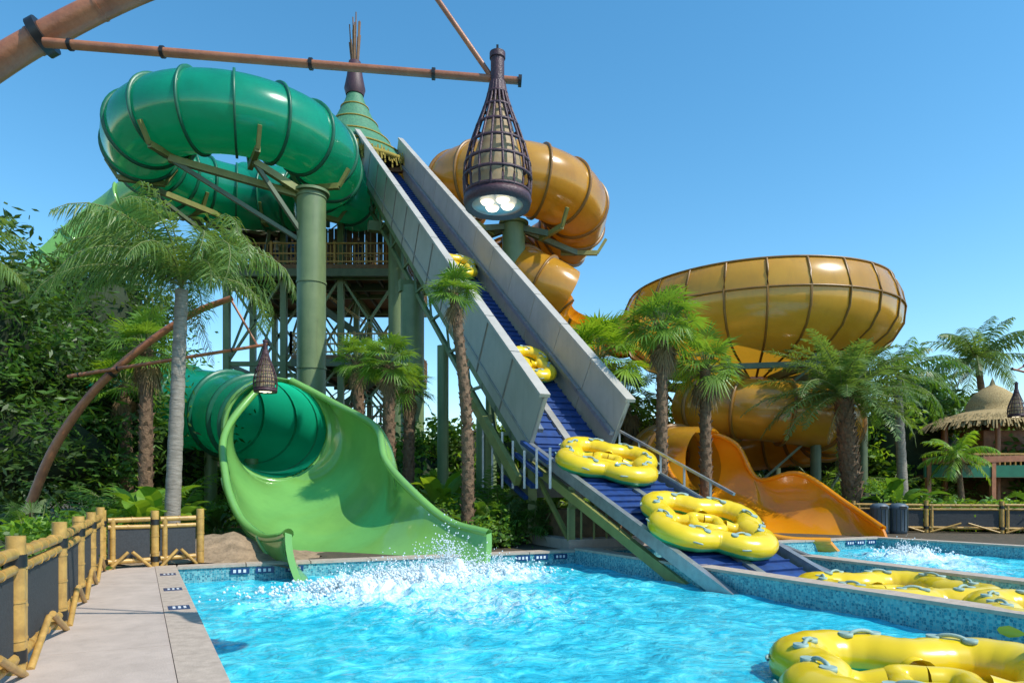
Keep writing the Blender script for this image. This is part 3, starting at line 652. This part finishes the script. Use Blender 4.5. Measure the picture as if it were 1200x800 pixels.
# ------------------------------------------------------------ fences
def bpost(mb,p,h,r=.065,m=bamboo):
    mb.cyl(p,p+Z*h,r,m,n=12)
    k=.22+R(0,.12)
    while k<h-.05: mb.cyl(p+Z*k,p+Z*(k+.02),r*1.1,m,n=12); k+=R(.24,.34)
def bfence(pts,h=1.02,r=.06):
    mb=MB()
    for i,p in enumerate(pts):
        bpost(mb,p,h+.12+R(-.03,.03),r*1.15)
        if i==len(pts)-1: break
        q=pts[i+1]; d=(q-p).normalized(); a=p+d*.09; b=q-d*.09; sd=d.cross(Z)*.08
        bpost(mb,p+d*.17,h*.98,r*.8)
        for z,rr in((h-.04,.8),(h-.17,.7),(.16,.8)):
            za,zb=z+R(-.012,.012),z+R(-.012,.012)
            mb.cyl(a+Z*za,b+Z*zb,r*rr,bamboo,n=10)
            n=int((b-a).length/.42)
            for k in range(1,n+1): g=a.lerp(b,(k+R(-.2,.2))/(n+1)); mb.cyl(g+Z*z-d*.01,g+Z*z+d*.01,r*rr*1.14,bamboo,n=10)
        mb.beam(a+Z*(h*.5),b+Z*(h*.5),.012,h*.62,screen)
        for z in(h-.1,.16): mb.cyl(p+Z*(z-.05),p+Z*(z+.05),r*1.3,black,n=12)
        mb.cyl(a+sd+Z*.02,a.lerp(b,.45)+sd+Z*.32,r*.5,bamboo,n=8); mb.cyl(b+sd+Z*.02,b.lerp(a,.45)+sd+Z*.32,r*.5,bamboo,n=8)
    return mb.obj('bamboo_fence')
bfence([L(-.76-.43*(1+v/6.5) if v>-6.5 else -.78,v,-.01) for v in(-9.3,-7.5,-5.6,-3.7,-1.85,0)])
bfence([L(-1.17,.04,-.01),L(-.35,.35,-.01),L(.42,.6,-.01)],.95)
bfence([Vector((11.6+i*2.2,23.2-.45*i,-.02)) for i in range(8)],.95)
for dx in(0,.62):
    mb=MB(); c=Vector((12.0+dx,22.3,0)); mb.rev(c,[(0,-.02),(.25,-.02),(.27,.1),(.27,.78),(.29,.8),(.29,.86),(.2,.95),(0,.97)],binm,n=20)
    for i in range(14):
        a=2*math.pi*i/14; mb.cyl(c+Vector((.275*math.cos(a),.275*math.sin(a),.08)),c+Vector((.275*math.cos(a),.275*math.sin(a),.76)),.014,darkst,n=5)
    mb.box(c+Vector((0,-.27,.83)),(.22,.06,.08),black)
    mb.obj('litter_bin')
# ------------------------------------------------------------ thatched hut
def hut(cx,cy,s):
    mb=MB()
    for i in range(6):
        a=i*math.pi/3; mb.cyl((2.6*math.cos(a),2.6*math.sin(a),-.03),(2.6*math.cos(a),2.6*math.sin(a),5.4),.13,redbam,n=10)
    mb.rev((0,0,0),[(3.2,5.3),(2.6,5.6),(1.7,5.9),(1.25,6.05),(1.25,6.35),(.95,6.9),(.5,7.25),(.15,7.45),(0,7.9)],thatch,n=28)
    for i in range(800):
        a=R(0,6.28); r=R(2.4,3.3); p_=Vector((r*math.cos(a),r*math.sin(a),5.75-(r-2.4)*.55)); mb.beam(p_,p_+Vector((math.cos(a)*.3,math.sin(a)*.3,-R(.2,.5))),.07,.03,thatch)
    mb.box((0,0,2.4),(6.2,6,.2),wood); mb.box((.5,0,1.2),(3.2,3,2.4),wood); mb.box((.3,.4,3.7),(2.4,2,2.4),redbam)
    for i in range(24): mb.beam((-3.1+i*.27,-3,2.5),(-3.1+i*.27,-3,3.5),.06,.06,bamboo)
    mb.beam((-3.1,-3,3.5),(3.2,-3,3.5),.1,.1,bamboo)
    for k in range(4): mb.beam((-6+k*3.2,-4,0),(-6+k*3.2,-4,3.2),.2,.2,redbam)
    mb.beam((-6.2,-4,3.1),(5,-4,3.4),.25,.3,redbam); mb.beam((-6.2,-4,2.6),(5,-4,2.6),.1,.6,teal_rib)
    o=mb.obj('thatched_hut'); o.location=(cx,cy,0); o.scale=(s,s,s)
hut((1163-600)*31/800,31,.82); hut(42,58,1.0)
# ------------------------------------------------------------ people on the tower platform
skin=M('skin',(.45,.27,.18),rough=.5); hair=M('hair',(.03,.02,.015),rough=.6); shorts=M('shorts',(.03,.05,.12),rough=.8)
shirts=[M('shirt_red',(.45,.03,.03),rough=.8),M('shirt_white',(.6,.6,.58),rough=.8),M('shirt_blue',(.05,.15,.4),rough=.8),M('shirt_dark',(.04,.04,.05),rough=.8)]
def person(loc,face,shirt,h=1.72):
    J=[(0,0,.95,.13,.10),(0,0,1.15,.12,.09),(0,0,1.38,.15,.10),(0,0,1.47,.06,.055),(0,.01,1.53,.05,.05),(0,.01,1.62,.085,.10),(0,.01,1.71,.06,.07),
       (.18,0,1.42,.055,.055),(.23,-.05,1.16,.042,.042),(.16,-.28,1.10,.032,.032),(.15,-.36,1.11,.035,.02),
       (-.18,0,1.42,.055,.055),(-.24,-.04,1.16,.042,.042),(-.17,-.27,1.12,.032,.032),(-.16,-.35,1.12,.035,.02),
       (.09,0,.88,.09,.09),(.1,-.02,.5,.06,.06),(.1,.02,.1,.045,.045),(.1,-.12,.04,.045,.03),
       (-.09,0,.88,.09,.09),(-.1,-.02,.5,.06,.06),(-.1,.02,.1,.045,.045),(-.1,-.12,.04,.045,.03)]
    Ed=[(0,1),(1,2),(2,3),(3,4),(4,5),(5,6),(2,7),(7,8),(8,9),(9,10),(2,11),(11,12),(12,13),(13,14),(0,15),(15,16),(16,17),(17,18),(0,19),(19,20),(20,21),(21,22)]
    me=bpy.data.meshes.new('p'); me.from_pydata([j[:3] for j in J],Ed,[]); o=bpy.data.objects.new('tmp',me); sc.collection.objects.link(o)
    o.modifiers.new('s','SKIN'); 
    for i,j in enumerate(J): me.skin_vertices[0].data[i].radius=(j[3],j[4])
    me.skin_vertices[0].data[0].use_root=True
    ss=o.modifiers.new('u','SUBSURF'); ss.levels=1
    dg=bpy.context.evaluated_depsgraph_get(); m2=bpy.data.meshes.new_from_object(o.evaluated_get(dg)); bpy.data.objects.remove(o)
    for m in(skin,shirt,shorts,hair): m2.materials.append(m)
    for f in m2.polygons:
        c=f.center; f.use_smooth=True
        if c.z>1.5: f.material_index=3 if (c.z>1.66 or c.y>.04) else 0
        elif c.z>.95 and abs(c.x)<.235 and c.y>-.12: f.material_index=1
        elif .55<c.z<=.95 and c.y>-.15: f.material_index=2
    n=bpy.data.objects.new('person',m2); sc.collection.objects.link(n); n.location=loc; n.rotation_euler=(0,0,face); n.scale=(h/1.76,)*3
for i,(x,y,z,f,s) in enumerate([(-17.0,39.75,17.1,.1,0),(-16.4,39.8,17.1,-.2,3),(-15.9,39.9,17.1,.5,1),(-17.1,41.0,17.1,-1.2,2),(-15.2,39.8,17.1,.1,0),(-13.5,39.1,14.1,.2,1),(-12.6,39.15,14.1,-.3,2),(-8.8,39.1,14.1,0,3)]):
    person((x,y,z),f,shirts[s],R(1.6,1.8))
# ------------------------------------------------------------ trees
def gp(sx,d): return Vector(((sx-600)*d/800,d,-.05))
pinnate('queen_palm',gp(200,15),P(213,340,15),.17,.13,34,3.1,2.4,66,.6,.03,lf_pale,trunkg,ld=.5,elr=(1.52,.3),dead=1,wind=Vector((-.42,0,.0)),zr=.6)
fanpalm('fan_palm',gp(548,17.5),P(532,345,17.5),.17,.12,26,.42,.58,lf_fan,170,6,curve=.15,el1=-.2)
fanpalm('fan_palm',gp(775,20),P(776,388,20),.19,.14,42,.8,.8,lf_fan,170,12)
fanpalm('fan_palm',gp(457,21),P(455,428,21),.2,.17,34,.6,.65,lf_fan,130,6)
fanpalm('fan_palm',gp(428,23),P(418,425,23),.2,.17,30,.55,.6,lf_fan,110,6)
fanpalm('fan_palm',gp(478,22.5),P(480,455,22.5),.2,.17,30,.5,.6,lf_fan,110,6)
fanpalm('fan_palm',gp(170,20),P(172,410,20),.2,.17,36,.75,.75,lf_fan,110,10)
fanpalm('fan_palm',gp(150,22),P(146,452,22),.2,.17,30,.7,.7,lf_brt,80,8)
fanpalm('fan_palm',gp(705,27),P(702,425,27),.2,.17,40,1.2,1.15,lf_brt,90,4,el1=-.2)
fanpalm('fan_palm',gp(828,22),P(826,432,22),.2,.17,38,.8,.8,lf_fan,110,12)
fanpalm('fan_palm',gp(738,30),P(735,470,30),.2,.17,30,1.0,1.0,lf_mid,60,6)
pinnate('date_palm',gp(1003,24.5),P(988,468,24.5),.34,.28,60,3.5,1.35,58,.55,.045,lf_date,trunkb,boots=170,ld=.1,elr=(1.5,-.3),dead=2,zr=.4)
pinnate('royal_palm',gp(1060,26),P(1052,445,26),.2,.14,22,2.7,1.6,40,.6,.045,lf_mid,trunkg,ld=.5,dead=1)
pinnate('coconut_palm',gp(1158,33),P(1146,425,33),.2,.14,26,3.3,1.4,44,.75,.055,lf_date,trunkb,ld=.5,elr=(1.45,-.25),curve=.2,dead=1)
pinnate('coconut_palm',gp(1090,38),P(1088,465,38),.2,.15,20,2.8,1.6,34,.7,.07,lf_mid,trunkb,ld=.5,elr=(1.4,-.3))
pinnate('coconut_palm',gp(1070,42),P(1066,475,42),.2,.15,18,3.0,1.6,30,.7,.08,lf_mid,trunkb,ld=.5,elr=(1.4,-.3))
pinnate('coconut_palm',gp(1130,27),P(1122,535,27),.12,.10,15,1.6,1.4,30,.5,.05,lf_brt,trunkb,ld=.4)
pinnate('queen_palm',gp(-62,9),P(-70,310,9),.17,.13,16,1.35,1.6,40,.4,.025,lf_pale,trunkg,ld=.4,elr=(1.4,.1),dead=1)
def spray(name,sx,d,n,Ln,m,nl=24,ll=.4,wid=.045,bend=1.6):
    mb=MB(); b=gp(sx,d)
    for i in range(n):
        o=Vector((R(-.3,.3),R(-.3,.3),0))
        frond(mb,b+o,i*2.4+R(-.3,.3),R(.75,1.5),Ln*R(.7,1.1),bend*R(.8,1.2),nl,ll,wid,m,ld=.25)
    return mb.obj(name)
def broad(name,sx,d,n,Ln,m):
    mb=MB(); b=gp(sx,d)
    for i in range(n):
        az_=i*2.4+R(-.3,.3); e=R(.9,1.45); p=b+Vector((R(-.2,.2),R(-.2,.2),0)); d0=Vector((math.cos(e)*math.cos(az_),math.cos(e)*math.sin(az_),math.sin(e)))
        l=Ln*R(.7,1.1); h=p+d0*l*.5; mb.cyl(p,h,.02,stem,n=5,caps=False); sd=Vector((-math.sin(az_),math.cos(az_),0)); vs=[];fs=[]; q=h.copy(); ee=e; K_=6
        for k in range(K_+1):
            w_=.13*l*math.sin(math.pi*min(.98,.08+.9*k/K_))**.7; dd=Vector((math.cos(ee)*math.cos(az_),math.cos(ee)*math.sin(az_),math.sin(ee)))
            vs+=[q-sd*w_+Z*w_*.4,q,q+sd*w_+Z*w_*.4]; q=q+dd*l*.55/K_; ee-=R(.15,.35)
        for k in range(K_): fs+=[[3*k,3*k+1,3*k+4,3*k+3],[3*k+1,3*k+2,3*k+5,3*k+4]]
        mb.add(vs,fs,m)
    return mb.obj(name)
for a in[(165,17.5,22,1.9,lf_fan,26,.45),(140,19,22,2.2,lf_mid,26,.5),(225,18.5,16,1.6,lf_fan),(200,21,20,2.6,lf_brt,28,.5),(95,18,18,2.2,lf_mid,26,.5),(600,18.6,18,1.5,lf_mid),(575,20,20,2.4,lf_mid,28,.5),(618,19.2,14,1.3,lf_dark),
         (545,22,16,2.2,lf_mid),(20,13.5,16,1.2,lf_brt),(60,14.5,16,1.2,lf_brt),(1020,23.8,12,1.3,lf_mid),(1110,25,14,1.7,lf_mid),(1165,25.5,14,1.5,lf_brt),(745,24,16,2.3,lf_brt),(960,26,14,1.8,lf_mid),
         (420,24,14,2.2,lf_mid),(500,24,14,2.3,lf_mid),(800,26,14,2.0,lf_fan),(590,24,18,3.4,lf_mid,28,.5),(640,26,18,3.2,lf_brt,28,.5),(720,28,18,3.4,lf_brt,28,.5),(1035,29,18,3.6,lf_brt,28,.5),(1085,31,18,3.4,lf_mid,28,.5),(955,31,16,3.4,lf_mid,28,.5),(1060,25.5,14,2.0,lf_brt)]:
    spray('palm_shrub',*a[:5],nl=a[5] if len(a)>5 else 22,ll=a[6] if len(a)>6 else .38)
for a in[(175,15.8,16,1.8,lf_brt),(210,16.5,12,1.5,lf_mid),(120,15.5,12,1.3,lf_mid),(560,18.2,12,1.3,lf_mid),(1085,23.6,14,1.3,lf_brt),(1045,24.5,14,2.0,lf_mid),(1150,24,10,1.2,lf_mid),(775,22.5,12,1.4,lf_brt),(640,21,10,1.6,lf_mid),(255,17,10,1.2,lf_dark),(985,24,10,1.3,lf_brt),(520,21,12,2.4,lf_brt),(610,22.5,12,2.6,lf_brt)]:
    broad('bird_of_paradise_plant',*a)
for (sx,d) in((590,18),(625,18.4),(860,25.5),(720,23),(1190,26),(40,15),(240,20)):
    mb=MB(); b=gp(sx,d)
    for i in range(22): fan(mb,b,i*2.4,R(.3,1.45),R(.5,1.2),.5,lf_mid if i%2 else lf_dark,droop=.4)
    mb.obj('palmetto_shrub')
mb=MB(); DK=[lf_dark,lf_dark,lf_mid]
for (sx,sy,d,rx,ry,rz,n) in((20,430,23,3.2,2.4,3.4,90),(95,400,26,3.6,2.6,3.6,100),(-40,380,20,2.6,2,3.4,70),(150,500,24,3.2,2.2,2.6,60),(40,530,21,3.4,2,1.9,60),(205,545,26,2.2,2,1.7,36),(120,370,30,3.0,2.5,2.4,60),(10,395,27,3.2,2.6,2.4,70)):
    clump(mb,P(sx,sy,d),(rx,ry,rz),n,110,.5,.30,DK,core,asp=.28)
mb.obj('jungle_trees')
mb=MB()
for (sx,sy,d,rx,ry,rz,n) in((270,565,27,3.5,2,1.5,40),(360,565,30,4,2,1.4,40),(470,560,29,4,2,1.6,40),(560,545,30,3.5,2,2.4,50),(640,545,31,3.5,2,2.8,50),(700,530,34,4,2,3.0,50),(775,535,36,4.5,2,3.0,50),(850,550,39,5,2,2.6,40),(930,545,39,5,2,2.8,40),
         (1000,530,36,3.4,2,3.4,50),(1060,525,34,3.2,2,3.4,50),(1110,530,46,5,3,4.0,60),(1180,550,54,6,3,3.6,50),(1250,545,40,5,3,3.6,40),(1230,555,30,2.5,2,1.6,30)):
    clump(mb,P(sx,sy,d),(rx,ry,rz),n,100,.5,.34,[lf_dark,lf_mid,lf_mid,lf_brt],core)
mb.obj('jungle_trees')
mb=MB()
for (sx,d,r,h,n) in((20,11.5,.9,.45,40),(55,12.6,.8,.45,40),(-30,10.5,1,.5,30),(100,14.6,.9,.5,30),(575,17.3,.7,.35,20),(650,19.6,.6,.5,16),(1080,24.2,1.6,.6,40),(1150,23.6,1.6,.55,40),(1200,23,1.4,.5,30),(1020,24.5,1.2,.9,30),(960,25.5,1.5,.9,30),(880,26.5,1.5,.9,30),(740,23,1.2,.7,26),(690,21.5,.9,.6,20),(800,23.5,1.0,.7,20),(520,19,.9,.6,20)):
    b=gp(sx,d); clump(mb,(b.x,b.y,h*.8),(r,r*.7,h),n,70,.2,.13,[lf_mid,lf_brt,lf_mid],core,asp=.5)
mb.obj('shrubs')
mb=MB()
for i in range(46):
    a=math.radians(R(-75,75)); d=R(75,110); x=d*math.sin(a); y=d*math.cos(a); h=R(3,5)
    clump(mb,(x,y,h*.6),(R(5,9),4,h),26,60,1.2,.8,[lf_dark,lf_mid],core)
mb.obj('distant_trees')
mb=MB(); c=L(.9,1.9); vs=[];fs=[];n=24
for j in range(n+1):
    for i in range(n+1):
        x=(i/n-.5)*4;y=(j/n-.5)*3; h=.55*math.exp(-(x*x/1.6+y*y/.8))+.09*noise.noise(Vector((x*3,y*3,0)))-.04*(abs(x)>1.7); vs.append((c.x+x,c.y+y,h-.05))
fs=[[j*(n+1)+i,j*(n+1)+i+1,(j+1)*(n+1)+i+1,(j+1)*(n+1)+i] for j in range(n) for i in range(n)]
mb.add(vs,fs,M('sandy_soil',(.36,.25,.15),(.20,.14,.08),rough=.95,scale=5,bump=.6,bscale=18),True); mb.obj('soil_mound')
print('faces',sum(len(o.data.polygons) for o in bpy.data.objects if o.type=='MESH'))
